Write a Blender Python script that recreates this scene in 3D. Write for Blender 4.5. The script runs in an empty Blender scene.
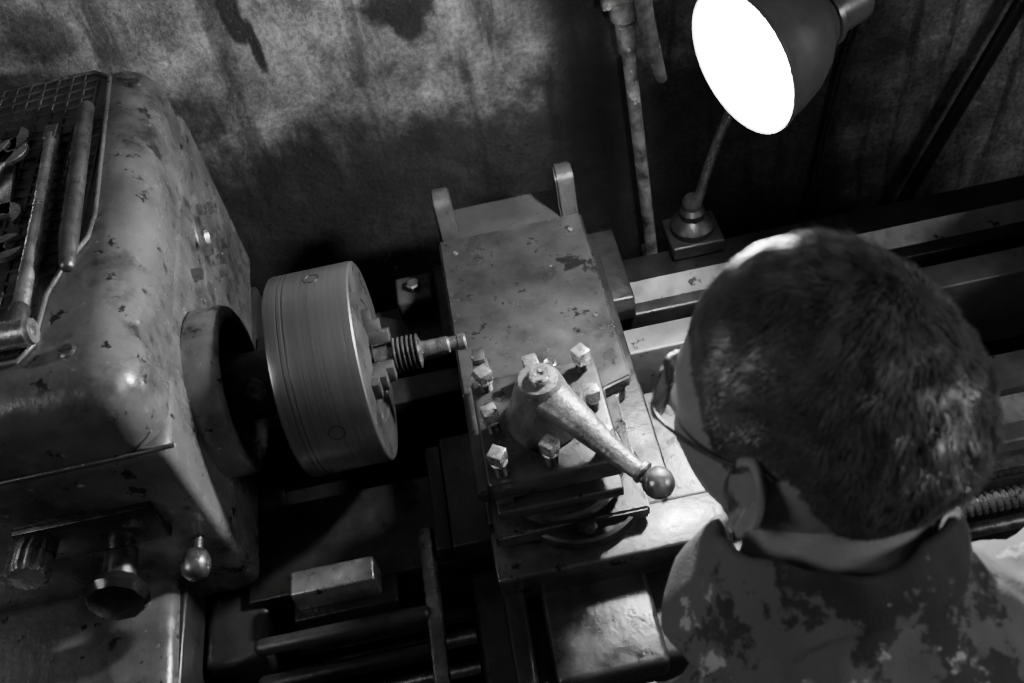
import bpy, bmesh, math, random
import numpy as np
from mathutils import Vector, Matrix, noise
random.seed(7); np.random.seed(7)
V=Vector
# ------------------------------------------------------------------ materials
def mat(name, c1, c2=None, rough=0.5, metal=0.0, scale=8.0, bump=0.1, bscale=60.0, chips=None, chipc=0.5, cs=22, cw=0.02, spec=0.5, rvar=0.15, stretch=None, dist=0.0, detail=6, chips2=None, chipc2=0.5, cs2=45, smear=None):
    m=bpy.data.materials.new(name); m.use_nodes=True
    nt=m.node_tree; N=nt.nodes; L=nt.links
    b=N['Principled BSDF']
    if c2 is None: c2=c1*1.4
    tc=N.new('ShaderNodeTexCoord'); src=tc.outputs['Object']
    if stretch:
        mp=N.new('ShaderNodeMapping'); mp.inputs['Scale'].default_value=stretch
        L.new(src,mp.inputs['Vector']); src=mp.outputs['Vector']
    n1=N.new('ShaderNodeTexNoise'); n1.inputs['Scale'].default_value=scale; n1.inputs['Detail'].default_value=detail; n1.inputs['Roughness'].default_value=0.62
    n1.inputs['Distortion'].default_value=dist
    L.new(src,n1.inputs['Vector'])
    r1=N.new('ShaderNodeValToRGB'); r1.color_ramp.elements[0].position=0.32; r1.color_ramp.elements[1].position=0.68
    r1.color_ramp.elements[0].color=(c1,c1,c1,1); r1.color_ramp.elements[1].color=(c2,c2,c2,1)
    L.new(n1.outputs['Fac'],r1.inputs['Fac']); col=r1.outputs['Color']
    n2=N.new('ShaderNodeTexNoise'); n2.inputs['Scale'].default_value=bscale; n2.inputs['Detail'].default_value=5
    L.new(src,n2.inputs['Vector'])
    mr=N.new('ShaderNodeMapRange'); mr.inputs[1].default_value=0.3; mr.inputs[2].default_value=0.7
    mr.inputs[3].default_value=max(rough-rvar,0.05); mr.inputs[4].default_value=min(rough+rvar,1)
    n3=N.new('ShaderNodeTexNoise'); n3.inputs['Scale'].default_value=scale*3; n3.inputs['Detail'].default_value=8
    L.new(src,n3.inputs['Vector']); L.new(n3.outputs['Fac'],mr.inputs[0]); L.new(mr.outputs[0],b.inputs['Roughness'])
    def chip(col,th,c,sc,off,w):
        mp=N.new('ShaderNodeMapping'); mp.inputs['Location'].default_value=(off,off,off); L.new(src,mp.inputs['Vector'])
        n4=N.new('ShaderNodeTexNoise'); n4.inputs['Scale'].default_value=sc; n4.inputs['Detail'].default_value=10; n4.inputs['Roughness'].default_value=0.7
        L.new(mp.outputs['Vector'],n4.inputs['Vector'])
        r4=N.new('ShaderNodeValToRGB'); r4.color_ramp.elements[0].position=th; r4.color_ramp.elements[1].position=th+w
        L.new(n4.outputs['Fac'],r4.inputs['Fac'])
        mx=N.new('ShaderNodeMix'); mx.data_type='RGBA'
        L.new(r4.outputs['Color'],mx.inputs[0]); L.new(col,mx.inputs[6]); mx.inputs[7].default_value=(c,c,c,1)
        return mx.outputs[2]
    if smear: col=chip(col,smear,0.02,9,5.1,0.14)
    if chips is not None: col=chip(col,chips,chipc,cs,0,cw)
    if chips2 is not None: col=chip(col,chips2,chipc2,cs2,3.3,cw)
    L.new(col,b.inputs['Base Color'])
    b.inputs['Metallic'].default_value=metal
    b.inputs['Specular IOR Level'].default_value=spec
    bp=N.new('ShaderNodeBump'); bp.inputs['Strength'].default_value=bump; bp.inputs['Distance'].default_value=0.002
    L.new(n2.outputs['Fac'],bp.inputs['Height']); L.new(bp.outputs['Normal'],b.inputs['Normal'])
    return m
M={}
M['paint']=mat('worn_machine_paint',0.05,0.13,0.25,0.0,9,0.30,95,chips=0.60,chipc=0.010,cs=34,cw=0.012,spec=0.95,chips2=0.655,chipc2=0.26,cs2=60,rvar=0.17,smear=0.52)
M['paintdark']=mat('greasy_dark_paint',0.008,0.024,0.36,0.0,9,0.3,90,chips=0.66,chipc=0.10)
M['cast']=mat('dark_cast_iron',0.005,0.018,0.40,0.2,14,0.4,140)
M['castmid']=mat('oily_casting',0.03,0.07,0.38,0.4,16,0.4,140,chips=0.64,chipc=0.012)
M['slide']=mat('oiled_slide_steel',0.04,0.13,0.34,0.75,11,0.25,140,chips=0.60,chipc=0.02,chips2=0.67,chipc2=0.45,cs2=70)
M['bright']=mat('ground_steel',0.20,0.44,0.34,0.8,22,0.18,200,chips=0.60,chipc=0.06)
M['tools']=mat('hand_tool_steel',0.30,0.6,0.30,0.85,30,0.2,200,chips=0.66,chipc=0.08,cs=60)
M['ways']=mat('bed_way_steel',0.13,0.30,0.42,0.65,14,0.12,120,chips=0.62,chipc=0.04)
M['steel']=mat('tool_steel',0.10,0.28,0.33,0.85,25,0.2,150)
M['bolt']=mat('bolt_head_steel',0.35,0.75,0.28,0.85,60,0.2,250,chips=0.62,chipc=0.06,cs=80)
M['chuck']=mat('turned_chuck_steel',0.30,0.40,0.30,0.92,1.0,0.004,1.0,stretch=(300,1.2,1.2),rvar=0.04)
M['lever']=mat('cast_lever_metal',0.13,0.30,0.36,0.6,30,0.5,240,chips=0.64,chipc=0.04,cs=60)
M['rubber']=mat('black_rubber',0.025,0.07,0.40,0,25,0.3,200)
M['black']=mat('black_bakelite',0.010,0.02,0.22,0,20,0.1,100)
M['shade']=mat('lamp_shade_enamel',0.08,0.13,0.36,0.1,14,0.1,80)
M['shadein']=mat('lamp_reflector_white',0.8,0.85,0.4,0,12,0.0,80)
M['rust']=mat('rusty_pipe',0.03,0.38,0.55,0.2,38,0.9,120,detail=9,chips=0.6,chipc=0.55,cs=70)
M['skin']=mat('skin',0.27,0.35,0.48,0,30,0.25,260)
M['hair']=mat('hair_dark',0.055,0.15,0.36,0,40,0.1,200,spec=0.6)
M['scalp']=mat('hair_underlayer',0.018,0.028,0.7,0,40,0.3,300)
M['eye']=mat('eye_white',0.6,0.7,0.2)
M['iris']=mat('iris_dark',0.02,0.03,0.2)
M['shirt']=mat('camouflage_jacket_cloth',0.045,0.08,0.85,0,9,0.5,500,spec=0.2,chips=0.475,chipc=0.17,cs=12,cw=0.02,chips2=0.545,chipc2=0.50,cs2=11)
M['trousers']=mat('trouser_cloth',0.03,0.05,0.9,0,10,0.4,400,spec=0.2)
M['boot']=mat('boot_leather',0.02,0.03,0.5)
M['concrete']=mat('concrete_floor',0.05,0.12,0.8,0,3,0.5,60)
M['roomwall']=mat('old_plaster',0.10,0.18,0.9,0,3,0.5,60)

def emis(name,s):
    m=bpy.data.materials.new(name); m.use_nodes=True
    b=m.node_tree.nodes['Principled BSDF']; b.inputs['Base Color'].default_value=(.9,.9,.9,1)
    b.inputs['Emission Color'].default_value=(1,1,1,1); b.inputs['Emission Strength'].default_value=s
    return m
M['bulb']=emis('glowing_bulb_glass',60)
def glass():
    m=bpy.data.materials.new('spectacle_glass'); m.use_nodes=True
    b=m.node_tree.nodes['Principled BSDF']; b.inputs['Transmission Weight'].default_value=1; b.inputs['Roughness'].default_value=0.02
    b.inputs['IOR'].default_value=1.1
    return m
M['glass']=glass()

def wallmat():
    m=bpy.data.materials.new('stained_plaster_wall'); m.use_nodes=True
    nt=m.node_tree; N=nt.nodes; L=nt.links; b=N['Principled BSDF']
    tc=N.new('ShaderNodeTexCoord')
    def noi(s,d=8,r=0.6,dist=0,st=None):
        n=N.new('ShaderNodeTexNoise'); n.inputs['Scale'].default_value=s; n.inputs['Detail'].default_value=d; n.inputs['Roughness'].default_value=r; n.inputs['Distortion'].default_value=dist
        if st:
            mp=N.new('ShaderNodeMapping'); mp.inputs['Scale'].default_value=st; L.new(tc.outputs['Object'],mp.inputs['Vector']); L.new(mp.outputs['Vector'],n.inputs['Vector'])
        else: L.new(tc.outputs['Object'],n.inputs['Vector'])
        return n.outputs['Fac']
    def math_(op,a,b_=None,clamp=False):
        n=N.new('ShaderNodeMath'); n.operation=op; n.use_clamp=clamp
        for i,x in enumerate([a,b_]):
            if x is None: continue
            if isinstance(x,(int,float)): n.inputs[i].default_value=x
            else: L.new(x,n.inputs[i])
        return n.outputs[0]
    def maprange(v,a,b_,c,d,smooth=False):
        n=N.new('ShaderNodeMapRange'); L.new(v,n.inputs[0])
        if smooth: n.interpolation_type='SMOOTHSTEP'
        for i,x in enumerate((a,b_,c,d)): n.inputs[i+1].default_value=x
        return n.outputs[0]
    sep=N.new('ShaderNodeSeparateXYZ'); L.new(tc.outputs['Object'],sep.inputs[0])
    X,Z=sep.outputs['X'],sep.outputs['Z']
    base=maprange(noi(14,10,0.68),0.36,0.66,0.07,0.26)
    big=maprange(noi(4.5,4,0.6),0.36,0.62,0.5,1.2,True)
    fine=maprange(noi(130,7,0.7),0.35,0.7,0.5,1.45)
    drip=maprange(noi(1.0,7,0.6,0.3,(26,26,3.5)),0.52,0.66,1.0,0.35,True)
    col=math_('MULTIPLY',math_('MULTIPLY',math_('MULTIPLY',base,fine),big),drip)
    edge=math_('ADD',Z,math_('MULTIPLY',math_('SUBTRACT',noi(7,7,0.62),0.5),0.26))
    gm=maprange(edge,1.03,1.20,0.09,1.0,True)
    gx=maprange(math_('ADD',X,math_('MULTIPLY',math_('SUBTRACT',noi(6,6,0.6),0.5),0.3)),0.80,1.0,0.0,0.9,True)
    gm=math_('MAXIMUM',gm,gx)  # base colour graded: darker low down, paler again at the right end
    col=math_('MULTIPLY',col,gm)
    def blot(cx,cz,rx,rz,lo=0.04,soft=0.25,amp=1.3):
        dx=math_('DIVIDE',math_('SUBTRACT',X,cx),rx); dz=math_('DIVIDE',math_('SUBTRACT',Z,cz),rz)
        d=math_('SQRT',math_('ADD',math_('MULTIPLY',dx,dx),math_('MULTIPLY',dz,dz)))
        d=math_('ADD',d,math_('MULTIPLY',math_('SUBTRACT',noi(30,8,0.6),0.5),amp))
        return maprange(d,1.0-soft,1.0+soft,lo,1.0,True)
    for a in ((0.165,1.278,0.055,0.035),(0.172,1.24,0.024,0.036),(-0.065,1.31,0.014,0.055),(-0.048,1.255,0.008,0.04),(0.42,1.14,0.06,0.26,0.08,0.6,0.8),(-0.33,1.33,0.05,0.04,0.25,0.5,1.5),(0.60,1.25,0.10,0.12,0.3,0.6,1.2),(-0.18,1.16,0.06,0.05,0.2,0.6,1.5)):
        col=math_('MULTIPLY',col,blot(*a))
    L.new(col,b.inputs['Base Color']); b.inputs['Roughness'].default_value=0.75; b.inputs['Specular IOR Level'].default_value=0.35
    bp=N.new('ShaderNodeBump'); bp.inputs['Strength'].default_value=1.0; bp.inputs['Distance'].default_value=0.009
    h=math_('ADD',math_('MULTIPLY',noi(38,9,0.72),1.0),noi(11,6)); L.new(h,bp.inputs['Height']); L.new(bp.outputs['Normal'],b.inputs['Normal'])
    return m
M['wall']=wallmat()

# ------------------------------------------------------------------ helpers
def group(name,loc=(0,0,0)):
    e=bpy.data.objects.new(name,None); e.location=loc; e.empty_display_size=0.05
    bpy.context.collection.objects.link(e); return e
def finish(name,bm,m,parent=None,ang=35,mats=None):
    bmesh.ops.recalc_face_normals(bm,faces=bm.faces)
    a=math.radians(ang)
    for f in bm.faces: f.smooth=True
    for e in bm.edges:
        if len(e.link_faces)==2 and e.calc_face_angle(0)>a: e.smooth=False
    me=bpy.data.meshes.new(name); bm.to_mesh(me); bm.free()
    o=bpy.data.objects.new(name,me); bpy.context.collection.objects.link(o)
    me.materials.append(M[m])
    if parent:
        o.parent=parent; o.matrix_parent_inverse=Matrix.Translation(-V(parent.location))
    return o
def merge(bm,t):
    me=bpy.data.meshes.new('t'); t.to_mesh(me); t.free(); bm.from_mesh(me); bpy.data.meshes.remove(me)
def bm_box(bm,x0,x1,y0,y1,z0,z1,bev=0.003,seg=3,rot=None,piv=None):
    t=bmesh.new()
    bmesh.ops.create_cube(t,size=1)
    for v in t.verts: v.co=V(((x0+x1)/2+v.co.x*(x1-x0),(y0+y1)/2+v.co.y*(y1-y0),(z0+z1)/2+v.co.z*(z1-z0)))
    if bev>0: bmesh.ops.bevel(t,geom=t.edges[:],offset=bev,segments=seg,affect='EDGES',profile=0.5)
    if rot is not None:
        p=V(piv) if piv is not None else V(((x0+x1)/2,(y0+y1)/2,(z0+z1)/2))
        for v in t.verts: v.co=p+rot@(v.co-p)
    merge(bm,t)
def box(name,d,m,parent=None,bev=0.003,seg=3,rot=None,piv=None):
    bm=bmesh.new(); bm_box(bm,*d,bev=bev,seg=seg,rot=rot,piv=piv); return finish(name,bm,m,parent)
def frame(ax):
    ax=V(ax).normalized(); h=V((0,0,1)) if abs(ax.z)<0.9 else V((0,1,0))
    u=ax.cross(h).normalized(); w=ax.cross(u).normalized(); return ax,u,w
def bm_lathe(bm,prof,org,ax,seg=48,cap=True,ph=0.0):
    ax,u,w=frame(ax); org=V(org); rings=[]
    for r,h in prof:
        if r<1e-6: rings.append([bm.verts.new(org+ax*h)])
        else: rings.append([bm.verts.new(org+ax*h+(u*math.cos(2*math.pi*i/seg+ph)+w*math.sin(2*math.pi*i/seg+ph))*r) for i in range(seg)])
    for a,b in zip(rings[:-1],rings[1:]):
        for i in range(seg):
            j=(i+1)%seg
            if len(a)==1 and len(b)==1: continue
            if len(a)==1: bm.faces.new((a[0],b[i],b[j]))
            elif len(b)==1: bm.faces.new((a[i],b[0],a[j]))
            else: bm.faces.new((a[i],b[i],b[j],a[j]))
    if cap:
        for r in (rings[0],rings[-1]):
            if len(r)>2: bm.faces.new(r)
def lathe(name,prof,org,ax,m,parent=None,seg=48,cap=True,ang=35,ph=0.0):
    bm=bmesh.new(); bm_lathe(bm,prof,org,ax,seg,cap,ph); return finish(name,bm,m,parent,ang)
def cylprof(r,h,b=0.002): return [(r-b,0),(r-b*0.3,b*0.3),(r,b),(r,h-b),(r-b*0.3,h-b*0.3),(r-b,h)]
def smoothpts(pts,n=6):
    pts=[V(p) for p in pts]
    if len(pts)<3: return pts
    out=[]
    P=[pts[0]*2-pts[1]]+pts+[pts[-1]*2-pts[-2]]
    for i in range(1,len(P)-2):
        for k in range(n):
            t=k/n; a,b,c,d=P[i-1],P[i],P[i+1],P[i+2]
            out.append(0.5*((2*b)+(c-a)*t+(2*a-5*b+4*c-d)*t*t+(3*b-a-3*c+d)*t**3))
    out.append(pts[-1]); return out
def bm_tube(bm,pts,rad,seg=16,flat=1.0,closed=False,roundcap=True):
    pts=[V(p) for p in pts]; n=len(pts)
    rs=rad if isinstance(rad,(list,tuple)) else [rad]*n
    if len(rs)!=n: rs=[np.interp(i/(n-1),np.linspace(0,1,len(rs)),rs) for i in range(n)]
    up=None; rings=[]
    for i,p in enumerate(pts):
        if closed: t=(pts[(i+1)%n]-pts[i-1]).normalized()
        else: t=(pts[min(i+1,n-1)]-pts[max(i-1,0)]).normalized()
        if up is None: _,up,_=frame(t)
        up=(up-t*up.dot(t)).normalized(); w=t.cross(up)
        rings.append((p,t,up.copy(),w,rs[i]))
    allr=[]
    if not closed and roundcap:
        p,t,u,w,r=rings[0]; allr.append((p-t*r*0.7,u,w,r*0.55)); allr.append((p-t*r*0.35,u,w,r*0.88))
    for p,t,u,w,r in rings: allr.append((p,u,w,r))
    if not closed and roundcap:
        p,t,u,w,r=rings[-1]; allr.append((p+t*r*0.35,u,w,r*0.88)); allr.append((p+t*r*0.7,u,w,r*0.55))
    vs=[[bm.verts.new(p+(u*math.cos(2*math.pi*i/seg)+w*math.sin(2*math.pi*i/seg)*flat)*r) for i in range(seg)] for p,u,w,r in allr]
    pr=list(zip(vs[:-1],vs[1:]))+([(vs[-1],vs[0])] if closed else [])
    for a,b in pr:
        for i in range(seg):
            j=(i+1)%seg; bm.faces.new((a[i],b[i],b[j],a[j]))
    if not closed: bm.faces.new(vs[0]); bm.faces.new(vs[-1])
def tube(name,pts,rad,m,parent=None,seg=16,flat=1.0,closed=False,sm=0,ang=50):
    bm=bmesh.new(); bm_tube(bm,smoothpts(pts,sm) if sm else pts,rad,seg,flat,closed); return finish(name,bm,m,parent,ang)
def prism(name,poly,z0,z1,m,parent=None,bev=0.003,seg=3):
    bm=bmesh.new(); vs=[bm.verts.new((x,y,z0)) for x,y in poly]; f=bm.faces.new(vs)
    r=bmesh.ops.extrude_face_region(bm,geom=[f])
    for v in r['geom']:
        if isinstance(v,bmesh.types.BMVert): v.co.z=z1
    if bev: bmesh.ops.bevel(bm,geom=bm.edges[:],offset=bev,segments=seg,affect='EDGES')
    return finish(name,bm,m,parent)
def hexbolt(bm,c,ax,r,h,sides=6,ph=0.3):
    bm_lathe(bm,[(r*0.85,0),(r,0.001),(r,h*0.8),(r*0.8,h)],c,ax,sides,True,ph)

# ------------------------------------------------------------------ room
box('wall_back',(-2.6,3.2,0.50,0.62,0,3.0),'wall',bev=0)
box('wall_left',(-2.72,-2.6,-3.2,0.62,0,3.0),'roomwall',bev=0)
box('wall_right',(3.2,3.32,-3.2,0.62,0,3.0),'roomwall',bev=0)
box('wall_front',(-2.6,3.2,-3.32,-3.2,0,3.0),'roomwall',bev=0)
box('floor',(-2.72,3.32,-3.32,0.62,-0.1,0),'concrete',bev=0)
box('ceiling',(-2.72,3.32,-3.32,0.62,3.0,3.1),'roomwall',bev=0)

# ------------------------------------------------------------------ lathe
LA=group('engine_lathe',(0.3,0,0))
def taperx(o):
    for v in o.data.vertices:
        if v.co.x>-0.5: v.co.x-= (v.co.y+0.17)*0.045
def headbox(name,x0,x1,y0,y1,z0,z1,m,bev,seg,only_top=False):
    bm=bmesh.new(); bmesh.ops.create_cube(bm,size=1)
    for v in bm.verts: v.co=V(((x0+x1)/2+v.co.x*(x1-x0),(y0+y1)/2+v.co.y*(y1-y0),(z0+z1)/2+v.co.z*(z1-z0)))
    ed=bm.edges[:]
    if only_top:
        ed=[e for e in bm.edges if max(e.verts[0].co.z,e.verts[1].co.z)>z1-1e-4]
    bmesh.ops.bevel(bm,geom=ed,offset=bev,segments=seg,affect='EDGES',profile=0.5)
    o=finish(name,bm,m,LA,30); taperx(o); return o
headbox('headstock_lid',-1.05,-0.136,-0.170,0.427,1.225,1.318,'paint',0.046,12,True)
headbox('headstock_body',-1.06,-0.1355,-0.174,0.428,0.93,1.224,'paint',0.014,5)
box('headstock_foot',(-1.0,-0.15,-0.16,0.36,0.72,0.94),'paintdark',LA,0.01)
tube('lid_seam_bead',[(-1.04,-0.172,1.2245),(-0.195,-0.172,1.2245),(-0.165,-0.168,1.227),(-0.150,-0.156,1.235)],0.0022,'paint',LA,8,sm=4)
bm=bmesh.new()
for c in ((-0.203,-0.105,1.3170),(-0.182,0.36,1.3165)):
    bm_lathe(bm,[(0.009,0),(0.009,0.003),(0.007,0.0045),(0,0.0045)],c,(0,0,1),24)
    bm_box(bm,c[0]-0.007,c[0]+0.007,c[1]-0.001,c[1]+0.001,c[2]+0.0042,c[2]+0.0056,0)
finish('lid_screws',bm,'steel',LA)
bm=bmesh.new(); bm_lathe(bm,[(0.066,-0.01),(0.066,0.008),(0.063,0.011),(0.03,0.011),(0.026,0.016),(0,0.018)],(-0.163,0.27,1.12),(1,0,0),48)
finish('bearing_cover',bm,'paint',LA)
bm=bmesh.new()
for k in range(5):
    a=k*2*math.pi/5+0.3; hexbolt(bm,(-0.154,0.27+0.048*math.cos(a),1.12+0.048*math.sin(a)),(1,0,0),0.009,0.012)
hexbolt(bm,(-0.150,0.16,1.02),(1,0,0),0.012,0.014)
hexbolt(bm,(-0.150,0.14,1.17),(1,0,0),0.009,0.012)
finish('cover_bolts',bm,'steel',LA)
lathe('spindle_bearing_ring',[(0.083,-0.02),(0.100,-0.02),(0.104,-0.016),(0.104,0.012),(0.101,0.019),(0.096,0.022),(0.088,0.022),(0.085,0.018),(0.083,-0.005),(0.083,-0.02)],(-0.126,0,1.10),(1,0,0),'paint',LA,72,False)
lathe('spindle_nose',[(0.072,0),(0.072,0.010),(0.045,0.014),(0.042,0.03),(0.04,0.09),(0.0,0.09)],(-0.15,0,1.10),(1,0,0),'castmid',LA,48)
bm=bmesh.new(); d=V((0,-0.75,0.66)).normalized(); bm_lathe(bm,[(0.014,0),(0.014,0.006),(0.010,0.009),(0.004,0.009),(0.003,0.005),(0,0.005)],V((-0.082,0,1.10))+d*0.038,d,24)
finish('spindle_cap_screw',bm,'steel',LA)
box('speed_plate',(-0.335,-0.185,-0.182,-0.172,1.088,1.148),'black',LA,0.002)
bm=bmesh.new(); bm_lathe(bm,[(0.018,0),(0.018,0.03),(0.014,0.034)],(-0.252,-0.176,1.065),(0,-1,0),32)
finish('selector_shaft',bm,'steel',LA)
lathe('selector_knob_black',[(0.012,0),(0.026,0.004),(0.034,0.012),(0.036,0.02),(0.030,0.028),(0.014,0.032),(0.0,0.033)],(-0.252,-0.208,1.06),(0,-1,0.15),'black',LA,10)
bm=bmesh.new()
seg=48
prof=[(0.016,0),(0.021,0.004),(0.021,0.03),(0.018,0.036),(0.0,0.038)]
ax,u,w=frame((0,-1,0.1)); org=V((-0.335,-0.172,1.10)); rings=[]
for r,h in prof:
    if r==0: rings.append([bm.verts.new(org+ax*h)]); continue
    rings.append([bm.verts.new(org+ax*h+(u*math.cos(2*math.pi*i/seg)+w*math.sin(2*math.pi*i/seg))*r*(1.12 if i%4<2 else 1.0)) for i in range(seg)])
for a,b in zip(rings[:-1],rings[1:]):
    for i in range(seg):
        j=(i+1)%seg
        bm.faces.new((a[i],b[0],a[j])) if len(b)==1 else bm.faces.new((a[i],b[i],b[j],a[j]))
finish('ribbed_knob',bm,'tools',LA)
lathe('lever_ball',[(0.006,0),(0.006,0.02),(0.012,0.024),(0.0155,0.032),(0.0165,0.04),(0.0145,0.049),(0.008,0.055),(0,0.057)],(-0.165,-0.172,1.065),(0,-1,0.05),'steel',LA,32)
headbox('feed_gearbox',-1.05,-0.216,-0.34,-0.165,0.55,1.0,'paint',0.02,5)
box('gearbox_flange',(-0.24,-0.208,-0.345,-0.17,0.6,0.985),'paintdark',LA,0.005)
lathe('change_gear_housing',cylprof(0.038,0.36,0.012),(-0.165,-0.235,0.56),(0,0,1),'paintdark',LA,40)
box('gear_cover',(-0.205,-0.125,-0.27,-0.17,0.62,0.935),'paintdark',LA,0.014,4)
# bed
box('bed_front_way_near_headstock',(-0.15,0.36,-0.20,-0.07,0.80,0.945),'cast',LA,0.004)
box('bed_front_way',(0.36,1.7,-0.20,-0.07,0.80,0.945),'ways',LA,0.004)
def xprism(name,poly,x0,x1,m,parent):
    bm=bmesh.new(); vs=[bm.verts.new((x0,y,z)) for y,z in poly]; f=bm.faces.new(vs)
    r=bmesh.ops.extrude_face_region(bm,geom=[f])
    for v in r['geom']:
        if isinstance(v,bmesh.types.BMVert): v.co.x=x1
    return finish(name,bm,m,parent)
xprism('bed_v_way_front',[(-0.175,0.944),(-0.15,0.968),(-0.125,0.944)],0.36,1.7,'ways',LA)
box('bed_inner_back_way_near_headstock',(-0.15,0.36,0.055,0.10,0.80,0.945),'cast',LA,0.003)
box('bed_inner_back_way',(0.36,1.7,0.055,0.10,0.80,0.945),'ways',LA,0.003)
xprism('bed_v_way_back',[(0.15,0.935),(0.172,0.96),(0.194,0.935)],0.36,1.7,'ways',LA)
box('bed_back_rail',(-0.15,1.7,0.13,0.245,0.80,0.937),'cast',LA,0.004)
box('bed_web',(-0.15,1.7,-0.19,0.24,0.62,0.80),'cast',LA,0.004)
for i,x in enumerate((0.35,0.75,1.15,1.5)):
    box('bed_cross_rib_%d'%i,(x-0.012,x+0.012,-0.08,0.14,0.78,0.90),'cast',LA,0.003)
box('chip_tray',(-1.0,1.75,-0.42,0.30,0.585,0.62),'cast',LA,0.008)
box('pedestal_left',(-1.0,-0.25,-0.30,0.26,0.0,0.60),'paintdark',LA,0.015)
box('pedestal_right',(1.15,1.6,-0.28,0.26,0.0,0.60),'paintdark',LA,0.015)
box('rear_bracket',(0.07,0.125,0.215,0.27,0.93,0.972),'castmid',LA,0.005)
bm=bmesh.new(); hexbolt(bm,(0.098,0.243,0.972),(0,0,1),0.011,0.010); finish('rear_bracket_bolt',bm,'steel',LA)
def screw(name,x0,x1,y,z,r,pitch,m,depth):
    bm=bmesh.new(); seg=20; n=int((x1-x0)/pitch*6)
    rr=[r,r,r-depth*0.5,r-depth,r-depth,r-depth*0.5]
    prev=None
    for k in range(n+1):
        ring=[]
        for i in range(seg):
            ph=(k/6.0 - i/seg)%1.0
            rad=rr[int(ph*6)%6]; a=2*math.pi*i/seg
            ring.append(bm.verts.new((x0+k*pitch/6,y+rad*math.cos(a),z+rad*math.sin(a))))
        if prev:
            for i in range(seg):
                j=(i+1)%seg; bm.faces.new((prev[i],ring[i],ring[j],prev[j]))
        prev=ring
    return finish(name,bm,m,LA,25)
screw('lead_screw',0.55,1.5,-0.238,0.885,0.0145,0.009,'bright',0.004)
tube('lead_screw_shank',[(-0.12,-0.238,0.885),(0.56,-0.238,0.885)],0.010,'cast',LA)
tube('feed_rod',[(-0.2,-0.245,0.835),(1.5,-0.245,0.835)],0.010,'steel',LA)
tube('control_rod',[(-0.2,-0.265,0.79),(1.5,-0.265,0.79)],0.009,'steel',LA)
box('bed_front_rack',(0.6,1.6,-0.222,-0.198,0.905,0.925),'steel',LA,0.002)
box('rod_bracket',(-0.088,0.012,-0.222,-0.190,0.940,0.980),'bright',LA,0.004)
box('rod_bracket_foot',(-0.095,0.03,-0.235,-0.185,0.90,0.942),'cast',LA,0.004)
tube('upper_stop_rod',[(-0.13,-0.262,0.950),(0.06,-0.262,0.950)],0.010,'castmid',LA)
tube('lower_stop_rod',[(-0.13,-0.300,0.935),(0.06,-0.300,0.935)],0.010,'cast',LA)
# carriage
box('saddle_front_wing',(0.335,0.62,-0.205,-0.045,0.945,0.985),'bright',LA,0.004)
box('saddle_front_left_wing',(0.105,0.34,-0.205,-0.045,0.945,0.982),'cast',LA,0.004)
box('saddle_bridge',(0.15,0.37,-0.19,0.26,0.945,0.99),'cast',LA,0.004)
box('saddle_back_wing',(0.13,0.40,0.12,0.265,0.94,0.985),'cast',LA,0.004)
box('saddle_left_bar',(0.062,0.080,-0.40,-0.15,0.935,0.952),'steel',LA,0.004)
box('saddle_wiper',(0.085,0.105,-0.20,-0.05,0.945,0.975),'cast',LA,0.003)
prism('cross_slide_base',[(0.158,-0.225),(0.335,-0.225),(0.335,-0.06),(0.348,-0.05),(0.348,0.335),(0.158,0.335)],0.99,1.012,'slide',LA)
prism('cross_slide_plate',[(0.148,-0.175),(0.318,-0.175),(0.318,-0.062),(0.356,-0.050),(0.356,0.262),(0.148,0.262)],1.012,1.032,'slide',LA,0.003)
prism('cross_slide_rear_plate',[(0.150,0.262),(0.354,0.262),(0.354,0.335),(0.150,0.335)],1.005,1.024,'castmid',LA,0.002)
def lug(name,x0,x1):
    bm=bmesh.new(); pts=[]
    for k in range(13):
        a=math.pi*k/12; pts.append((0.292+0.021*math.cos(a),1.078+0.018*math.sin(a)))
    pts=[(0.332,1.022)]+[(0.315,1.048)]+pts+[(0.269,1.043),(0.264,1.022)]
    vs=[bm.verts.new((x0,y,z)) for y,z in pts]; f=bm.faces.new(vs)
    r=bmesh.ops.extrude_face_region(bm,geom=[f])
    for v in r['geom']:
        if isinstance(v,bmesh.types.BMVert): v.co.x=x1
    bmesh.ops.bevel(bm,geom=[e for e in bm.edges if abs(e.verts[0].co.x-e.verts[1].co.x)<1e-5],offset=0.003,segments=2,affect='EDGES')
    finish(name,bm,'castmid',LA)
lug('slide_lug_left',0.152,0.178); lug('slide_lug_right',0.328,0.354)
bm=bmesh.new()
for c in ((0.262,-0.005,1.032),(0.17,0.23,1.032),(0.335,0.23,1.032),(0.17,0.03,1.032),(0.335,0.06,1.032)):
    r=0.009 if c[0]==0.262 else 0.0035
    bm_lathe(bm,[(r,-0.001),(r,0.0012),(r*0.8,0.002),(r*0.55,0.0005),(0,0.0005)],c,(0,0,1),24)
for c in ((0.41,-0.11,0.985),(0.50,-0.10,0.985)):
    bm_lathe(bm,[(0.006,-0.001),(0.006,0.0012),(0.004,0.0004),(0,0.0004)],c,(0,0,1),24)
finish('oil_ports',bm,'steel',LA)
lathe('compound_swivel_disc',[(0.078,0),(0.080,0.003),(0.080,0.012),(0.077,0.016),(0.070,0.017),(0,0.017)],(0.243,-0.155,1.028),(0,0,1),'slide',LA,72)
lathe('saddle_front_boss',[(0.078,0),(0.080,0.003),(0.080,0.016),(0.077,0.019),(0.072,0.017),(0,0.017)],(0.262,-0.165,0.983),(0,0,1),'slide',LA,72)
lathe('clamp_nut',[(0.011,0),(0.012,0.003),(0.012,0.012),(0.009,0.018),(0.0,0.02)],(0.262,-0.228,1.0),(0,0,1),'black',LA,24)
box('saddle_front_block',(0.15,0.42,-0.262,-0.195,0.93,0.983),'slide',LA,0.004)
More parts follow.
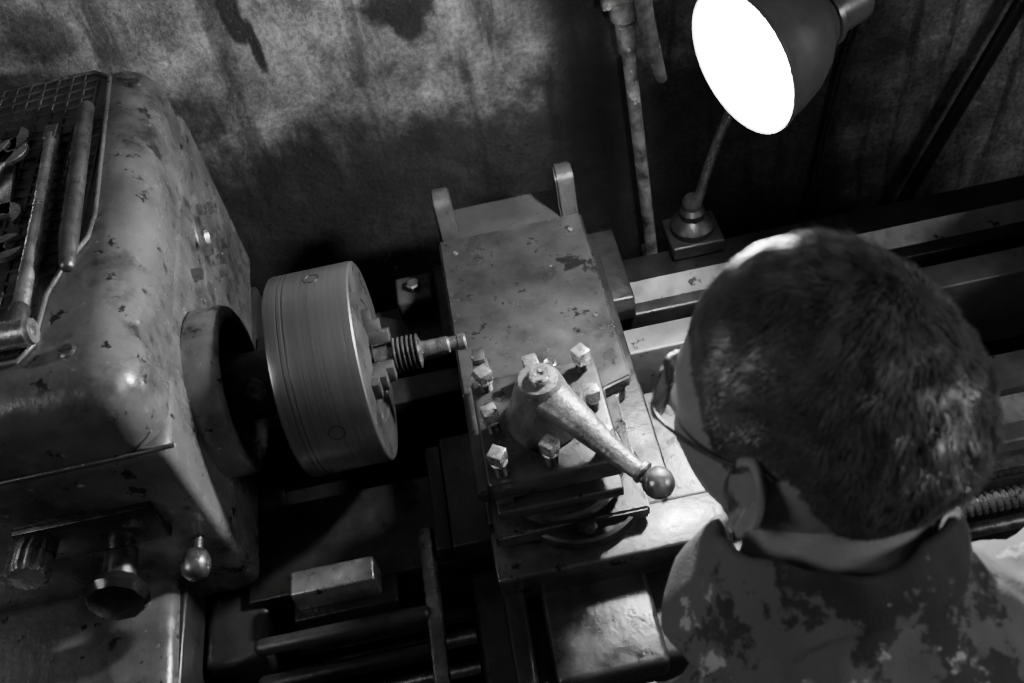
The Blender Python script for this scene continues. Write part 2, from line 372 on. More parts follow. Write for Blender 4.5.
box('apron',(0.11,0.60,-0.36,-0.20,0.64,0.915),'paintdark',LA,0.012)
box('feed_screw_cover',(0.192,0.318,-0.372,-0.25,0.90,0.938),'slide',LA,0.008,4)
box('apron_left_lip',(0.15,0.175,-0.40,-0.25,0.90,0.95),'paintdark',LA,0.006)
def wheel(pref,c,R):
    c=V(c); pts=[c+V((R*math.cos(2*math.pi*i/40),0,R*math.sin(2*math.pi*i/40))) for i in range(40)]
    tube(pref+'_rim',pts,0.010,'bright',LA,12,closed=True)
    lathe(pref+'_hub',cylprof(0.022,0.03),c+V((0,0.015,0)),(0,-1,0),'steel',LA,32)
    for k in range(3):
        a=k*2*math.pi/3+0.5; tube(pref+'_spoke_%d'%k,[c,c+V((R*math.cos(a),0,R*math.sin(a)))],0.007,'steel',LA,10)
    tube(pref+'_shaft',[c,c+V((0,0.10,0))],0.012,'steel',LA)
    a=2.2; g=c+V((R*math.cos(a),-0.012,R*math.sin(a)))
    tube(pref+'_grip',[g,g+V((0,-0.03,0)),g+V((0,-0.07,0))],[0.007,0.012,0.010],'black',LA)
    return g+V((0,-0.04,0))
gripL=wheel('carriage_handwheel',(0.20,-0.45,0.76),0.085)
gripR=wheel('crossfeed_handwheel',(0.50,-0.44,0.80),0.06)
tube('half_nut_lever',[(0.60,-0.30,0.87),(0.74,-0.31,0.885),(0.80,-0.31,0.89)],[0.008,0.007,0.006],'bright',LA)
lathe('half_nut_knob',[(0.006,0),(0.014,0.005),(0.018,0.014),(0.017,0.024),(0.009,0.031),(0,0.032)],(0.79,-0.31,0.89),(1,0,0.05),'black',LA,32)
lathe('tailstock_barrel',[(0.03,0),(0.036,0.01),(0.05,0.03),(0.055,0.08),(0.055,0.30),(0.04,0.32),(0.0,0.32)],(1.05,0,1.10),(1,0,0),'paintdark',LA,48)
lathe('tailstock_quill',[(0.0,0.0),(0.006,0.02),(0.016,0.06),(0.022,0.062),(0.022,0.15)],(0.96,0,1.10),(1,0,0),'bright',LA,32)
box('tailstock_base',(1.0,1.34,-0.15,0.19,0.945,1.06),'paintdark',LA,0.015)

# ------------------------------------------------------------------ chuck
CH=group('three_jaw_chuck',(0,0,1.10))
lathe('chuck_body',[(0.0,-0.050),(0.080,-0.050),(0.082,-0.048),(0.082,-0.044),(0.119,-0.044),(0.1220,-0.042),(0.1225,-0.040),(0.1225,-0.0285),(0.1212,-0.0280),(0.1212,-0.0268),(0.1225,-0.0263),(0.1225,-0.0225),(0.1212,-0.022),(0.1212,-0.0208),(0.1225,-0.020),(0.1225,0.050),(0.1218,0.0535),(0.120,0.055)],(0,0,1.10),(1,0,0),'chuck',CH,128,False,30)
lathe('chuck_face',[(0.120,0.0549),(0.075,0.0552),(0.073,0.0532),(0.045,0.0532),(0.03,0.056),(0.026,0.052),(0.026,0.02),(0,0.02)],(0,0,1.10),(1,0,0),'castmid',CH,96,False,30)
bm=bmesh.new()
for d in (V((0,-0.97,0.22)),V((0,0.30,0.95)),V((0,0.67,-0.74))):
    d.normalize()
    bm_lathe(bm,[(0.010,-0.002),(0.010,0.0007),(0.0085,0.0008),(0.0075,-0.006),(0,-0.006)],V((0.012,0,1.10))+d*0.1222,d,28)
finish('key_sockets',bm,'castmid',CH)
bm=bmesh.new()
for a0 in (50,170,290):
    R=Matrix.Rotation(math.radians(a0),3,'X'); p=V((0,0,1.10))
    for (r0,r1,x1) in ((0.019,0.034,0.080),(0.034,0.048,0.071),(0.048,0.061,0.063)):
        t=bmesh.new(); bm_box(t,0.045,x1,r0,r1+0.001,1.10-0.011,1.10+0.011,0.0015,2)
        for v in t.verts: v.co=p+R@(v.co-p)
        merge(bm,t)
finish('jaws',bm,'castmid',CH)
bm=bmesh.new()
for q in range(6): bm_lathe(bm,[(0.0165,0),(0.0215,0.0018),(0.0215,0.003),(0.0165,0.0048)],(0.080+q*0.0055,0,1.10),(1,0,0),36,False)
finish('collar_thread',bm,'steel',CH)
WP=group('steel_workpiece',(0.1,0,1.1))
lathe('turned_bar',[(0,0.057),(0.0165,0.057),(0.0165,0.112),(0.0120,0.114),(0.0105,0.118),(0.0105,0.146),(0.0090,0.148),(0.0090,0.158),(0.0100,0.1585),(0.0100,0.166),(0.0085,0.168),(0,0.168)],(0,0,1.10),(1,0,0),'steel',WP,40)

# ------------------------------------------------------------------ tool post
TP=group('four_way_tool_post',(0.238,-0.155,1.04))
bm=bmesh.new()
bm_box(bm,0.168,0.308,-0.225,-0.085,1.0455,1.062,0.003)
bm_box(bm,0.190,0.286,-0.203,-0.107,1.06,1.094,0.002)
bm_box(bm,0.166,0.310,-0.228,-0.083,1.090,1.122,0.005)
finish('turret_block',bm,'slide',TP)
bm=bmesh.new(); bm_box(bm,0.170,0.188,-0.215,-0.02,1.064,1.084,0.001)
bm_box(bm,0.172,0.186,-0.028,-0.008,1.082,1.092,0.001)
finish('cutting_tool',bm,'steel',TP)
bm=bmesh.new(); bm2=bmesh.new(); k=0
for x in (0.183,0.237,0.293):
    for y in (-0.098,-0.156,-0.214):
        if abs(x-0.237)<0.01 and abs(y+0.156)<0.01: continue
        hh=0.030+0.008*((k*37)%5)/5; k+=1
        bm_lathe(bm,[(0.0062,-0.02),(0.0062,hh-0.012)],(x,y,1.12),(0,0,1),16)
        for q in range(5): bm_lathe(bm,[(0.0060,0),(0.0073,0.001),(0.0060,0.002)],(x,y,1.121+q*0.003),(0,0,1),16)
        s=0.0082; R=Matrix.Rotation(random.uniform(0,1.5),3,'Z')
        bm_box(bm2,x-s,x+s,y-s,y+s,1.12+hh-0.013,1.12+hh+0.004,0.0018,2,rot=R)
        bm_lathe(bm2,[(0.0095,0),(0.0095,0.002)],(x,y,1.12+hh-0.0145),(0,0,1),20)
finish('clamp_screw_threads',bm,'cast',TP)
finish('clamp_screw_heads',bm2,'bolt',TP)
lathe('lever_hub',[(0.042,0),(0.043,0.004),(0.040,0.012),(0.034,0.03),(0.028,0.05),(0.0245,0.062),(0.021,0.067),(0.012,0.069),(0,0.069)],(0.240,-0.155,1.122),(0,0,1),'lever',TP,56)
lathe('hub_nut',[(0.0115,0),(0.0125,0.002),(0.012,0.006),(0.010,0.008),(0.005,0.008),(0.004,0.005),(0,0.005)],(0.2425,-0.155,1.190),(0,0,1),'bolt',TP,32)
hb=V((0.244,-0.162,1.168)); be=V((0.329,-0.280,1.150))
d=(be-hb)
bm=bmesh.new(); bm_tube(bm,smoothpts([hb,hb+d*0.25+V((0,0,0.003)),hb+d*0.55+V((0,0,-0.002)),hb+d*0.8+V((0,0,-0.004)),be],5),[0.024,0.019,0.014,0.0105,0.0095],20,0.75)
finish('lever_arm',bm,'lever',TP)
bm=bmesh.new(); bmesh.ops.create_uvsphere(bm,u_segments=32,v_segments=20,radius=0.0165)
for v in bm.verts: v.co+=be+V((0.004,-0.005,0.002))
finish('lever_ball_knob',bm,'steel',TP,60)
lathe('lever_collar',[(0.009,0),(0.0125,0.002),(0.0125,0.006),(0.009,0.008)],be-d.normalized()*0.018,d,'lever',TP,24)

# ------------------------------------------------------------------ rubber mat + tools
MT=group('rubber_tray_mat',(-0.4,0.1,1.318))
outline=[(-0.95,0.400),(-0.238,0.400),(-0.216,0.380),(-0.200,0.10),(-0.203,0.06),(-0.224,0.02),(-0.236,-0.02),(-0.238,-0.09),(-0.25,-0.108),(-0.95,-0.108)]
def inside(x,y,poly):
    c=False; n=len(poly)
    for i in range(n):
        x1,y1=poly[i]; x2,y2=poly[(i+1)%n]
        if (y1>y)!=(y2>y) and x<(x2-x1)*(y-y1)/(y2-y1)+x1: c=not c
    return c
prism('mat_base',outline,1.3182,1.3200,'rubber',MT,0)
tube('mat_rim',[(x,y,1.3215) for x,y in outline],0.0030,'paint',MT,8,closed=True)
bm=bmesh.new(); s=0.0185
x=-0.85
while x<-0.2:
    y=-0.11
    while y<0.40:
        h=s/2
        if all(inside(x+a*h,y+b*h,outline) for a in(-1.0,1.0) for b in (-1.0,1.0)):
            vs=[bm.verts.new((x+a*h*q,y+b*h*q,z)) for z,q in ((1.3205,1.0),(1.3230,0.97),(1.3230,0.82),(1.3207,0.74)) for a,b in ((-1,-1),(1,-1),(1,1),(-1,1))]
            for j in range(3):
                for k in range(4): bm.faces.new((vs[4*j+k],vs[4*j+(k+1)%4],vs[4*j+4+(k+1)%4],vs[4*j+4+k]))
            bm.faces.new(vs[12:16])
        y+=s
    x+=s
finish('mat_ribs',bm,'rubber',MT)
ZT=1.3232
FH=group('steel_punch',(-0.22,0.15,ZT))
tube('punch_body',[(-0.230,0.300,ZT+0.010),(-0.228,0.25,ZT+0.011),(-0.216,0.05,ZT+0.011),(-0.212,0.005,ZT+0.010)],[0.0085,0.010,0.0105,0.008],'steel',FH,12)
TK=group('chuck_key',(-0.255,0.05,ZT))
tube('key_shaft',[(-0.264,0.245,ZT+0.012),(-0.257,0.10,ZT+0.012),(-0.249,-0.06,ZT+0.014)],[0.009,0.0075,0.0085],'tools',TK,16)
bm=bmesh.new(); bm_box(bm,-0.272,-0.256,0.235,0.262,ZT+0.004,ZT+0.020,0.001,1); finish('key_square_end',bm,'steel',TK)
lathe('key_head',[(0.012,0),(0.0145,0.002),(0.0145,0.092),(0.013,0.094),(0.0125,0.097),(0.006,0.097),(0.005,0.093),(0,0.093)],(-0.325,-0.087,ZT+0.016),(1,-0.02,0),'tools',TK,32)
tube('key_head_collar',[(-0.249,-0.055,ZT+0.015),(-0.249,-0.075,ZT+0.016)],0.011,'steel',TK)
def wrench(name,a,b,wd,z,m='steel'):
    G=group(name,(a[0],a[1],z)); a=V((a[0],a[1],0)); b=V((b[0],b[1],0)); d=(b-a).normalized(); n=V((-d.y,d.x,0))
    def jaw(c,dd,R):
        pts=[]; nn=V((-dd.y,dd.x,0))
        for k in range(15):
            an=math.radians(35)+math.radians(290)*k/14
            pts.append(c+dd*R*math.cos(an)+nn*R*math.sin(an))
        pts+= [c+nn*-R*0.45+dd*R*0.1, c-dd*R*0.15, c+nn*R*0.45+dd*R*0.1]
        return pts
    bm=bmesh.new()
    for pts in (jaw(a,-d,wd*1.25),jaw(b,d,wd*1.1),[a+n*wd*.5,a-n*wd*.5,b-n*wd*.42,b+n*wd*.42]):
        t=bmesh.new(); vs=[t.verts.new((p.x,p.y,z)) for p in pts]; f=t.faces.new(vs)
        r=bmesh.ops.extrude_face_region(t,geom=[f])
        for v in r['geom']:
            if isinstance(v,bmesh.types.BMVert): v.co.z=z+0.006
        merge(bm,t)
    finish('wrench_body',bm,m,G)
wrench('open_end_wrench',(-0.325,0.27),(-0.305,0.12),0.020,ZT+0.001,'tools')
wrench('open_end_wrench.001',(-0.285,0.055),(-0.40,0.015),0.016,ZT+0.0075,'tools')
wrench('open_end_wrench.002',(-0.310,0.225),(-0.38,0.08),0.018,ZT+0.014,'tools')

# ------------------------------------------------------------------ lamp
LM=group('machine_work_lamp',(0.517,0.25,0.94))
C=V((0.504,0.02,1.394)); n=V((-0.925,-0.374,-0.074)).normalized(); k_=0.95
sh=lambda p:[(r*k_,h*k_) for r,h in p]
bm=bmesh.new()
bm_lathe(bm,sh([(0.0795,0.0),(0.0815,0.001),(0.0825,-0.004),(0.079,-0.010),(0.075,-0.03),(0.067,-0.055),(0.055,-0.076),(0.042,-0.091),(0.034,-0.098),(0.032,-0.106)]),C,n,64,False)
finish('shade_outer',bm,'shade',LM)
bm=bmesh.new()
bm_lathe(bm,sh([(0.0795,0.0),(0.077,-0.010),(0.073,-0.03),(0.065,-0.053),(0.053,-0.073),(0.040,-0.088),(0.0,-0.095)]),C,n,64,False)
finish('shade_reflector',bm,'shadein',LM)
lathe('lamp_socket',[(0.030,0.0),(0.033,0.002),(0.033,0.008),(0.026,0.010),(0.025,0.05),(0.020,0.056),(0.0,0.056)],C-n*0.099,-n,'shade',LM,40)
lathe('bulb',[(0.0,0.0),(0.014,0.0),(0.016,0.018),(0.028,0.034),(0.030,0.046),(0.024,0.062),(0.012,0.070),(0,0.072)],C-n*0.092,n,'bulb',LM,40)
nk=C-n*0.150; el=V((0.72,0.25,1.47))
tube('upper_arm',[nk,nk-n*0.03+V((0,0,0.01)),el],0.012,'castmid',LM,16)
tube('arm_joint',[el+V((0,-0.018,0)),el+V((0,0.018,0))],0.019,'black',LM,24)
base=V((0.517,0.252,0.985))
tube('lower_arm',[base,V((0.575,0.25,1.177)),el],0.0068,'steel',LM,14,sm=4)
lathe('lamp_base',[(0.030,0),(0.032,0.003),(0.032,0.012),(0.026,0.02),(0.018,0.026),(0.018,0.036),(0.010,0.044),(0,0.044)],(0.517,0.252,0.962),(0,0,1),'cast',LM,40)
box('lamp_bracket',(0.478,0.556,0.215,0.285,0.939,0.963),'cast',LM,0.004)
lathe('clamp_ball',[(0,0),(0.010,0.002),(0.014,0.01),(0.014,0.018),(0.010,0.026),(0,0.028)],(0.517,0.252,0.998),(0,0,1),'castmid',LM,24)

# ------------------------------------------------------------------ wall pipes
WPi=group('wall_pipe',(0.49,0.46,0.9))
tube('pipe_run',[(0.465,0.462,1.42),(0.477,0.46,1.197),(0.506,0.458,0.60)],0.0105,'rust',WPi,18,sm=6)
bm=bmesh.new(); bm_lathe(bm,cylprof(0.020,0.03,0.003),(0.4755,0.46,1.200),(-0.03,0,1),10); bm_lathe(bm,cylprof(0.015,0.05,0.003),(0.479,0.46,1.145),(-0.03,0,1),24)
bm_box(bm,0.445,0.540,0.450,0.468,1.222,1.238,0.003)
finish('pipe_valve',bm,'rust',WPi)
box('pipe_clip',(0.488,0.512,0.446,0.50,0.70,0.715),'rust',WPi,0.003)
HS=group('drain_hose',(0.51,0.44,1.15))
tube('hose_run',[(0.495,0.455,1.40),(0.497,0.442,1.30),(0.502,0.438,1.22),(0.512,0.436,1.15),(0.524,0.44,1.10)],[0.013,0.014,0.0125,0.012,0.008],'rust',HS,16,sm=6)
CP=group('conduit_pipe',(1.0,0.47,0.9))
tube('conduit_run',[(1.30,0.475,1.60),(1.10,0.475,1.075),(0.955,0.475,0.66),(0.90,0.475,0.50)],0.012,'cast',CP,16)
CW=group('wall_cable',(0.9,0.49,1.0))
tube('cable_run',[(0.90,0.492,1.5),(0.87,0.492,1.2),(0.83,0.492,1.0),(0.80,0.492,0.7)],0.004,'black',CW,10,sm=5)

# ------------------------------------------------------------------ man
MAN=group('man',(0.44,-0.75,0))
HC=V((0.412,-0.426,1.424)); yaw=math.radians(44); pit=math.radians(7); rol=math.radians(11); SC=1.0
f=V((-math.sin(yaw)*math.cos(pit),math.cos(yaw)*math.cos(pit),-math.sin(pit)))
rt0=V((math.cos(yaw),math.sin(yaw),0)); up0=rt0.cross(f).normalized()
rt=rt0*math.cos(rol)-up0*math.sin(rol); up=up0*math.cos(rol)+rt0*math.sin(rol)
HM=Matrix(((rt.x,f.x,up.x),(rt.y,f.y,up.y),(rt.z,f.z,up.z)))
def H(p): return HC+HM@(V(p)*SC)
def g(x,s): return math.exp(-(x/s)**2)
def headpt(d):
    x,y,z=d
    px,py,pz=x*0.083,y*0.099,z*0.116
    if y<0: py*=1.03+0.05*g(z-0.25,0.4)
    if z<0:
        k=min(1,-z)
        if y>0: px*=1-0.32*k*k
        else: py*=1-0.45*k; px*=1-0.24*k
        if y>0: py+=0.012*g(z+0.8,0.35)*max(0,y)**0.3*(1 if abs(x)<0.6 else 0.3)
    if y>0.3: py-=0.006*max(0,y-0.3)*(1-abs(z))
    for s in(-1,1): py-=0.009*g(px-s*0.031,0.015)*g(pz-0.002,0.012)*(y>0)
    py+=0.004*g(pz-0.021,0.009)*g(px,0.045)*(y>0)
    if y>0:
        t=np.clip((0.012-pz)/0.05,0,1)
        py+=(0.004+0.022*t)*g(px,0.007+0.006*t)*(1 if -0.04<pz<0.016 else g(min(abs(pz+0.04),abs(pz-0.016)),0.006))
        py+=0.005*g(pz+0.060,0.005)*g(px,0.020)+0.005*g(pz+0.071,0.005)*g(px,0.017)-0.003*g(pz+0.0655,0.002)*g(px,0.020)
        py+=0.004*g(pz+0.095,0.012)*g(px,0.018)
        for s in(-1,1): py+=0.004*g(px-s*0.048,0.018)*g(pz+0.02,0.02)
    return V((px,py,pz))
def thr(az):
    return np.interp(az,[0,35,55,70,80,95,108,122,140,160,180],[0.062,0.060,0.040,0.012,0.002,0.020,0.012,-0.024,-0.064,-0.084,-0.090])
bm=bmesh.new(); bmesh.ops.create_uvsphere(bm,u_segments=96,v_segments=72,radius=1)
for v in bm.verts: v.co=H(headpt(v.co.normalized()))
finish('head',bm,'skin',MAN,80)
bm=bmesh.new(); bmesh.ops.create_uvsphere(bm,u_segments=128,v_segments=96,radius=1)
keep={}
for v in bm.verts:
    dd=v.co.normalized(); p=headpt(dd); az=math.degrees(math.atan2(abs(p.x),p.y)); nn=V((p.x/0.076**2,p.y/0.097**2,p.z/0.116**2)).normalized()
    t=thr(az); h=p.z-t; keep[v]=h>0.002
    v.co=H(p+nn*(0.0006+0.006*min(1,max(0,h/0.05))))
bmesh.ops.delete(bm,geom=[v for v in bm.verts if not keep[v]],context='VERTS')
finish('hair_cap',bm,'scalp',MAN,80)
verts=[];faces=[]
crown=V((0.012,-0.050,0.100))
NS=66000; cnt=0
while cnt<NS:
    dd=V(np.random.normal(size=3)); dd.normalize(); p=headpt(dd)
    az=math.degrees(math.atan2(abs(p.x),p.y)); h=p.z-thr(az)
    if h<random.uniform(-0.004,0.004): continue
    nn=V((p.x/0.076**2,p.y/0.097**2,p.z/0.116**2)).normalized()
    fl=(p-crown); fl=fl-nn*fl.dot(nn)
    fl=fl.normalized() if fl.length>1e-4 else V((0,1,0))
    sw=nn.cross(fl)*0.5*math.exp(-((p-crown).length/0.05)**2)
    q=noise.noise(p*60); q2=noise.noise(p*70+V((7,3,1))); q3=noise.noise(p*130+V((1,9,4)))
    top=min(1,max(0,h/0.10)); fr=min(1,max(0,(p.y+0.02)/0.08))
    ln=(0.005+(0.007+0.012*fr)*top)*random.uniform(0.75,1.2)*(1+0.4*q3)
    dr=(nn*(0.20+0.26*top)+fl*0.9+sw+nn.cross(fl)*q*0.9+nn*q2*0.6*top+V(np.random.normal(size=3))*0.10).normalized()
    dr2=(dr-nn*0.3).normalized()
    wv=nn.cross(dr).normalized()*0.00040
    base_=p+nn*(0.0005+0.005*min(1,max(0,h/0.05)))
    p1=base_+dr*ln*0.5; p2=p1+dr2*ln*0.5
    i0=len(verts)
    for a,k in ((base_,1),(p1,0.85)):
        verts.append(H(a-wv*k)); verts.append(H(a+wv*k))
    verts.append(H(p2)); faces.append((i0,i0+1,i0+3,i0+2)); faces.append((i0+2,i0+3,i0+4)); cnt+=1
me=bpy.data.meshes.new('hair_strands'); me.from_pydata([tuple(v) for v in verts],[],faces); me.materials.append(M['hair'])
o=bpy.data.objects.new('hair_strands',me); bpy.context.collection.objects.link(o); o.parent=MAN; o.matrix_parent_inverse=Matrix.Translation(-V(MAN.location))
def ear(name,s):
    bm=bmesh.new(); nr,na=14,40; rings=[]
    for i in range(nr+1):
        rho=i/nr; ring=[]
        for k in range(na):
            a=2*math.pi*k/na
            R=0.0215*(1+0.10*math.sin(a))*rho
            yy=math.cos(a)*R*(0.85 if math.sin(a)>-0.2 else 0.62); zz=math.sin(a)*R*1.62
            hgt=0.004+0.006*g(rho-0.88,0.13)-0.007*g(rho-0.35,0.3)+0.003*g(rho-0.62,0.08)*(math.sin(a)>-0.3)
            if math.cos(a)>0.5 and rho>0.6: hgt-=0.004
            flare=0.014*max(0,-math.cos(a))*rho
            ring.append(V((s*(0.0785+hgt+flare),0.006+yy-0.15*zz,-0.018+zz)))
        rings.append(ring)
    rings.append([V((p.x-s*0.004,p.y,p.z)) for p in rings[-1]])
    rings.append([V((s*0.069,0.006+(p.y-0.006)*0.6,-0.018+(p.z+0.018)*0.6)) for p in rings[-1]])
    vr=[[bm.verts.new(H(p)) for p in r] for r in rings]
    for a,b in zip(vr[:-1],vr[1:]):
        for i in range(na):
            j=(i+1)%na
            try: bm.faces.new((a[i],b[i],b[j],a[j]))
            except: pass
    bmesh.ops.remove_doubles(bm,verts=bm.verts,dist=0.00005)
    finish(name,bm,'skin',MAN,80)
ear('ear_left',-1); ear('ear_right',1)
for s,nm in((-1,'left'),(1,'right')):
    bm=bmesh.new(); bmesh.ops.create_uvsphere(bm,u_segments=24,v_segments=16,radius=0.0125)
    for v in bm.verts: v.co=H(V((s*0.031,0.0785,0.001))+v.co)
    finish('eye_'+nm,bm,'eye',MAN,80)
    bm=bmesh.new(); bm_lathe(bm,[(0.006,0),(0.005,0.001),(0,0.0015)],H((s*0.031,0.0905,0.0)),HM@V((0,1,-0.1)),20); finish('iris_'+nm,bm,'iris',MAN)
    tube('eyebrow_'+nm,[H((s*0.014,0.098,0.019)),H((s*0.03,0.096,0.024)),H((s*0.047,0.085,0.020))],[0.002,0.003,0.0015],'hair',MAN,8,sm=4)
EG=group('eyeglasses',tuple(H((0,0.1,0))))
for s,nm in((-1,'left'),(1,'right')):
    pts=[]
    for k in range(28):
        a=2*math.pi*k/28; x=s*0.031+0.0225*math.cos(a); z=-0.003+0.018*math.sin(a)
        pts.append(H((x,0.1080-0.26*abs(x),z)))
    tube('rim_'+nm,pts,0.0016,'bright',EG,8,closed=True)
    bm=bmesh.new(); bm.faces.new([bm.verts.new(p) for p in pts]); finish('lens_'+nm,bm,'glass',EG)
    tube('temple_'+nm,[H((s*0.0535,0.0941,0.003)),H((s*0.065,0.083,0.004)),H((s*0.0765,0.055,0.005)),H((s*0.084,0.02,0.008)),H((s*0.0855,-0.002,0.014)),H((s*0.0855,-0.014,0.010))],0.0017,'steel',EG,8,sm=5)
tube('nose_bridge',[H((-0.009,0.1057,0.002)),H((0,0.110,0.006)),H((0.009,0.1057,0.002))],0.0014,'steel',EG,8,sm=4)

def loft(bm,rings,seg=32):
    vs=[]
    for c,lat,nor,hw,hd in rings:
        c=V(c); vs.append([bm.verts.new(c+lat*hw*math.cos(2*math.pi*i/seg)+nor*hd*math.sin(2*math.pi*i/seg)) for i in range(seg)])
    for a,b in zip(vs[:-1],vs[1:]):
        for i in range(seg):
            j=(i+1)%seg; bm.faces.new((a[i],b[i],b[j],a[j]))
    bm.faces.new(vs[0]); bm.faces.new(vs[-1])
lat=V((0.985,0.17,0)).normalized()
def nrm(t): t=V(t).normalized(); return lat.cross(t).normalized()
t1=(0,0.25,1); t2=(0,0.6,0.8)
def remesh(o,vox,smooth=8,disp=None,dscale=0.1):
    md=o.modifiers.new('r','REMESH'); md.mode='VOXEL'; md.voxel_size=vox; md.use_smooth_shade=True
    ms=o.modifiers.new('s','SMOOTH'); ms.iterations=smooth; ms.factor=0.6
    if disp:
        for sc,st in ((dscale,disp),(dscale*0.35,disp*0.45)):
            tx=bpy.data.textures.new('folds','CLOUDS'); tx.noise_scale=sc; tx.noise_depth=2
            dm=o.modifiers.new('d','DISPLACE'); dm.texture=tx; dm.strength=st; dm.mid_level=0.5; dm.texture_coords='GLOBAL'
bm=bmesh.new()
loft(bm,[((0.46,-0.80,0.88),lat,nrm(t1),0.175,0.125),((0.46,-0.80,0.96),lat,nrm(t1),0.170,0.120),((0.455,-0.755,1.05),lat,nrm(t1),0.168,0.118),((0.445,-0.68,1.14),lat,nrm(t2),0.190,0.120),((0.430,-0.61,1.215),lat,nrm(t2),0.200,0.112),((0.422,-0.56,1.265),lat,nrm(t2),0.175,0.09),((0.412,-0.525,1.30),lat,nrm(t2),0.120,0.085),((0.406,-0.500,1.325),lat,nrm(t2),0.088,0.078)])
SL=V((0.262,-0.580,1.205)); SR=V((0.600,-0.515,1.225))
gl=gripL; gr=gripR
WL=gl+V((-0.01,-0.075,0.05)); WR=gr+V((0.02,-0.075,0.05))
EL=V((0.190,-0.69,0.96)); ER=V((0.69,-0.64,0.98))
for S,E,W in((SL,EL,WL),(SR,ER,WR)):
    cc=(0.42,-0.58,1.235)
    bm_tube(bm,[V(cc).lerp(S,0.45),S,S.lerp(E,0.5),E],[0.085,0.072,0.062,0.052],24)
    bm_tube(bm,[E,E.lerp(W,0.5),E.lerp(W,0.93)],[0.052,0.046,0.036],24)
o=finish('jacket',bm,'shirt',MAN,80); remesh(o,0.007,5,0.026,0.08)
bm=bmesh.new()
loft(bm,[((0.46,-0.80,0.92),lat,nrm((0,0,1)),0.165,0.115),((0.46,-0.80,0.84),lat,nrm((0,0,1)),0.175,0.125),((0.46,-0.80,0.76),lat,nrm((0,0,1)),0.160,0.115)])
for x,fx in((0.37,0.33),(0.55,0.61)):
    bm_tube(bm,[(x,-0.80,0.84),(x,-0.79,0.65),(fx,-0.77,0.47),(fx,-0.80,0.25),(fx,-0.82,0.08)],[0.092,0.085,0.065,0.062,0.056],24)
o=finish('trousers',bm,'trousers',MAN,80); remesh(o,0.01,5,0.015,0.1)
for x,nm in((0.33,'left'),(0.61,'right')):
    bm=bmesh.new(); bm_tube(bm,[(x,-0.87,0.045),(x,-0.80,0.055),(x,-0.70,0.042),(x,-0.62,0.035)],[0.040,0.046,0.044,0.034],20,0.9)
    for v in bm.verts: v.co.z=max(0.0,v.co.z)
    finish('boot_'+nm,bm,'boot',MAN,60)
bm=bmesh.new(); nb=V((0.405,-0.500,1.295)); nt_=H((0,-0.022,-0.055))
bm_tube(bm,smoothpts([nb-V((0,0.02,0.04)),nb,nb.lerp(nt_,0.5)+V((0,-0.006,0)),nt_,H((0,-0.01,0.0))],4),[0.070,0.066,0.063,0.062,0.05],32)
finish('neck',bm,'skin',MAN,80)
bm=bmesh.new(); axn=V((0.08,0.30,1)).normalized(); fw=(V((-0.15,1,0))-axn*V((-0.15,1,0)).dot(axn)).normalized(); sd=fw.cross(axn).normalized()
cb=V((0.411,-0.482,1.320)); rows=[]
prof=[(0.078,-0.014),(0.070,0.012),(0.069,0.032),(0.071,0.042),(0.077,0.044),(0.087,0.026),(0.100,-0.006),(0.108,-0.030),(0.112,-0.044)]
na=72
for r,h in prof:
    row=[]
    for k in range(na+1):
        a=math.radians(-150+300*k/na); tp=abs(a)/math.radians(150)
        rr=r*(1+0.12*tp**2)+0.0035*math.sin(a*5+h*60)+0.0015*math.sin(a*13+h*150)
        hh=h-0.034*tp**3+0.003*math.sin(a*3)+0.0012*math.sin(a*11)+(0.018*math.cos(a*0.8) if h>0.01 else 0)
        row.append(bm.verts.new(cb+(-fw*math.cos(a)+sd*math.sin(a))*rr+axn*hh))
    rows.append(row)
for a,b in zip(rows[:-1],rows[1:]):
    for k in range(na): bm.faces.new((a[k],a[k+1],b[k+1],b[k]))
o=finish('jacket_collar',bm,'shirt',MAN,80); sm=o.modifiers.new('so','SOLIDIFY'); sm.thickness=0.003; ss=o.modifiers.new('ss','SUBSURF'); ss.levels=1; ss.render_levels=1
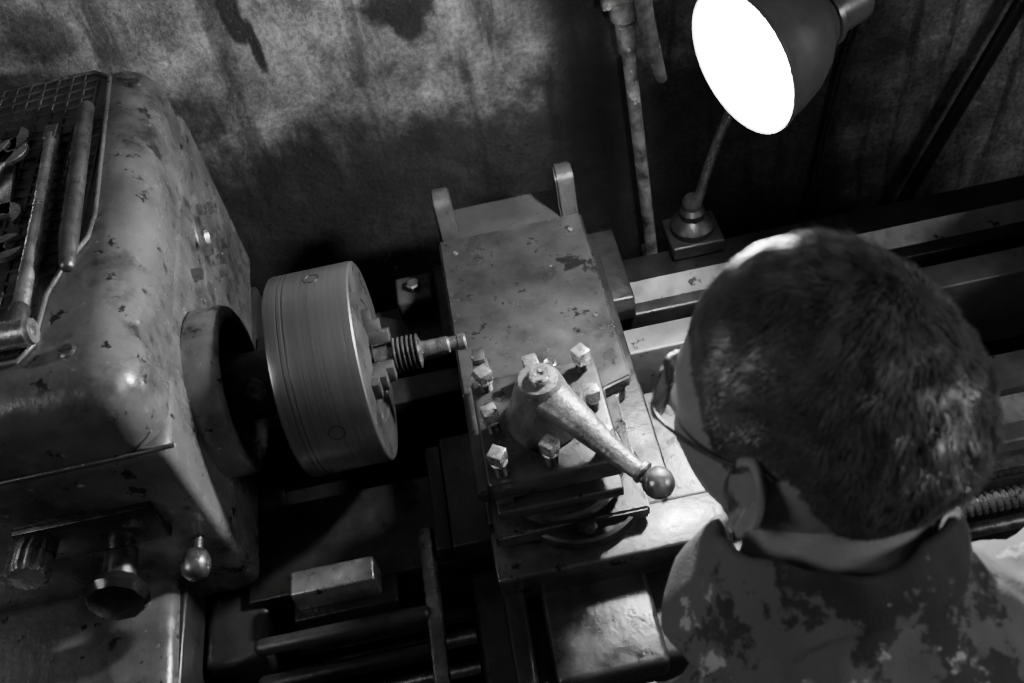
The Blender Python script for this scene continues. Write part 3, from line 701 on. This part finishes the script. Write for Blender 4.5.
def hand(name,W,G,s):
    bm=bmesh.new(); W=V(W); G=V(G)
    ax=V((0,-1,0)); dirp=(G-W); dirp.normalize()
    kn=[G+ax*(-0.033+0.021*i)+V((0.0,0,0.030))+V((-s*0.018,0,0)) for i in range(4)]
    palm=sum(kn,V())/4
    bm_tube(bm,[W-dirp*0.02,W,W.lerp(palm,0.5),palm-V((0,0,0.004))],[0.026,0.025,0.034,0.036],20,0.55)
    for i,k in enumerate(kn):
        ln=[0.9,1.0,0.95,0.78][i]
        a=[k,k+V((s*0.024,0,0.004))*ln,k+V((s*0.040,0,-0.018))*ln,k+V((s*0.030,0,-0.040))*ln,k+V((s*0.016,0,-0.046))*ln]
        bm_tube(bm,smoothpts(a,3),[0.0105,0.0095,0.009,0.008],12)
    tb=W.lerp(palm,0.4)+V((0,0.02,-0.01))
    bm_tube(bm,smoothpts([tb,tb+V((s*0.004,0.012,-0.014)),G+V((-s*0.012,0.028,-0.008)),G+V((s*0.008,0.024,-0.018))],3),[0.013,0.011,0.010,0.008],12)
    o=finish(name,bm,'skin',MAN,80); remesh(o,0.0022,4)
hand('hand_left',WL,gl,1); hand('hand_right',WR,gr,-1)

# ------------------------------------------------------------------ lights
def area(name,loc,tgt,size,power):
    l=bpy.data.lights.new(name,'AREA'); l.size=size; l.energy=power
    o=bpy.data.objects.new(name,l); o.location=loc; o.rotation_euler=(V(tgt)-V(loc)).to_track_quat('-Z','Y').to_euler(); bpy.context.collection.objects.link(o)
l=bpy.data.lights.new('lamp_bulb_light','POINT'); l.energy=36; l.shadow_soft_size=0.025
o=bpy.data.objects.new('lamp_bulb_light',l); o.location=C+n*0.005; bpy.context.collection.objects.link(o)
o.parent=LM; o.matrix_parent_inverse=Matrix.Translation(-V(LM.location))
area('left_fill_light',(-1.5,-0.9,2.5),(-0.2,0.1,1.1),0.6,9)  # added soft fill from upper left; the room has no window
area('right_fill_light',(2.6,-1.2,2.3),(0.8,-0.1,1.2),0.6,24)  # added fill from the right for wall and collar; no doorway there
w=bpy.data.worlds.new('World'); bpy.context.scene.world=w; w.use_nodes=True
w.node_tree.nodes['Background'].inputs[0].default_value=(0.5,0.5,0.5,1); w.node_tree.nodes['Background'].inputs[1].default_value=0.01

# ------------------------------------------------------------------ camera
cam=bpy.data.cameras.new('camera'); cam.lens=35; cam.sensor_width=36; cam.clip_start=0.02
co=bpy.data.objects.new('camera',cam); bpy.context.collection.objects.link(co)
P=math.radians(48); Rl=math.radians(12)
F=V((0,math.cos(P),-math.sin(P))); U0=V((0,math.sin(P),math.cos(P))); R0=V((1,0,0))
cx=R0*math.cos(Rl)-U0*math.sin(Rl); cy=R0*math.sin(Rl)+U0*math.cos(Rl); cz=-F
co.matrix_world=Matrix(((cx.x,cy.x,cz.x,0.222),(cx.y,cy.y,cz.y,-0.812),(cx.z,cy.z,cz.z,1.983),(0,0,0,1)))
cam.dof.use_dof=True; cam.dof.focus_distance=1.17; cam.dof.aperture_fstop=7.0
bpy.context.scene.camera=co
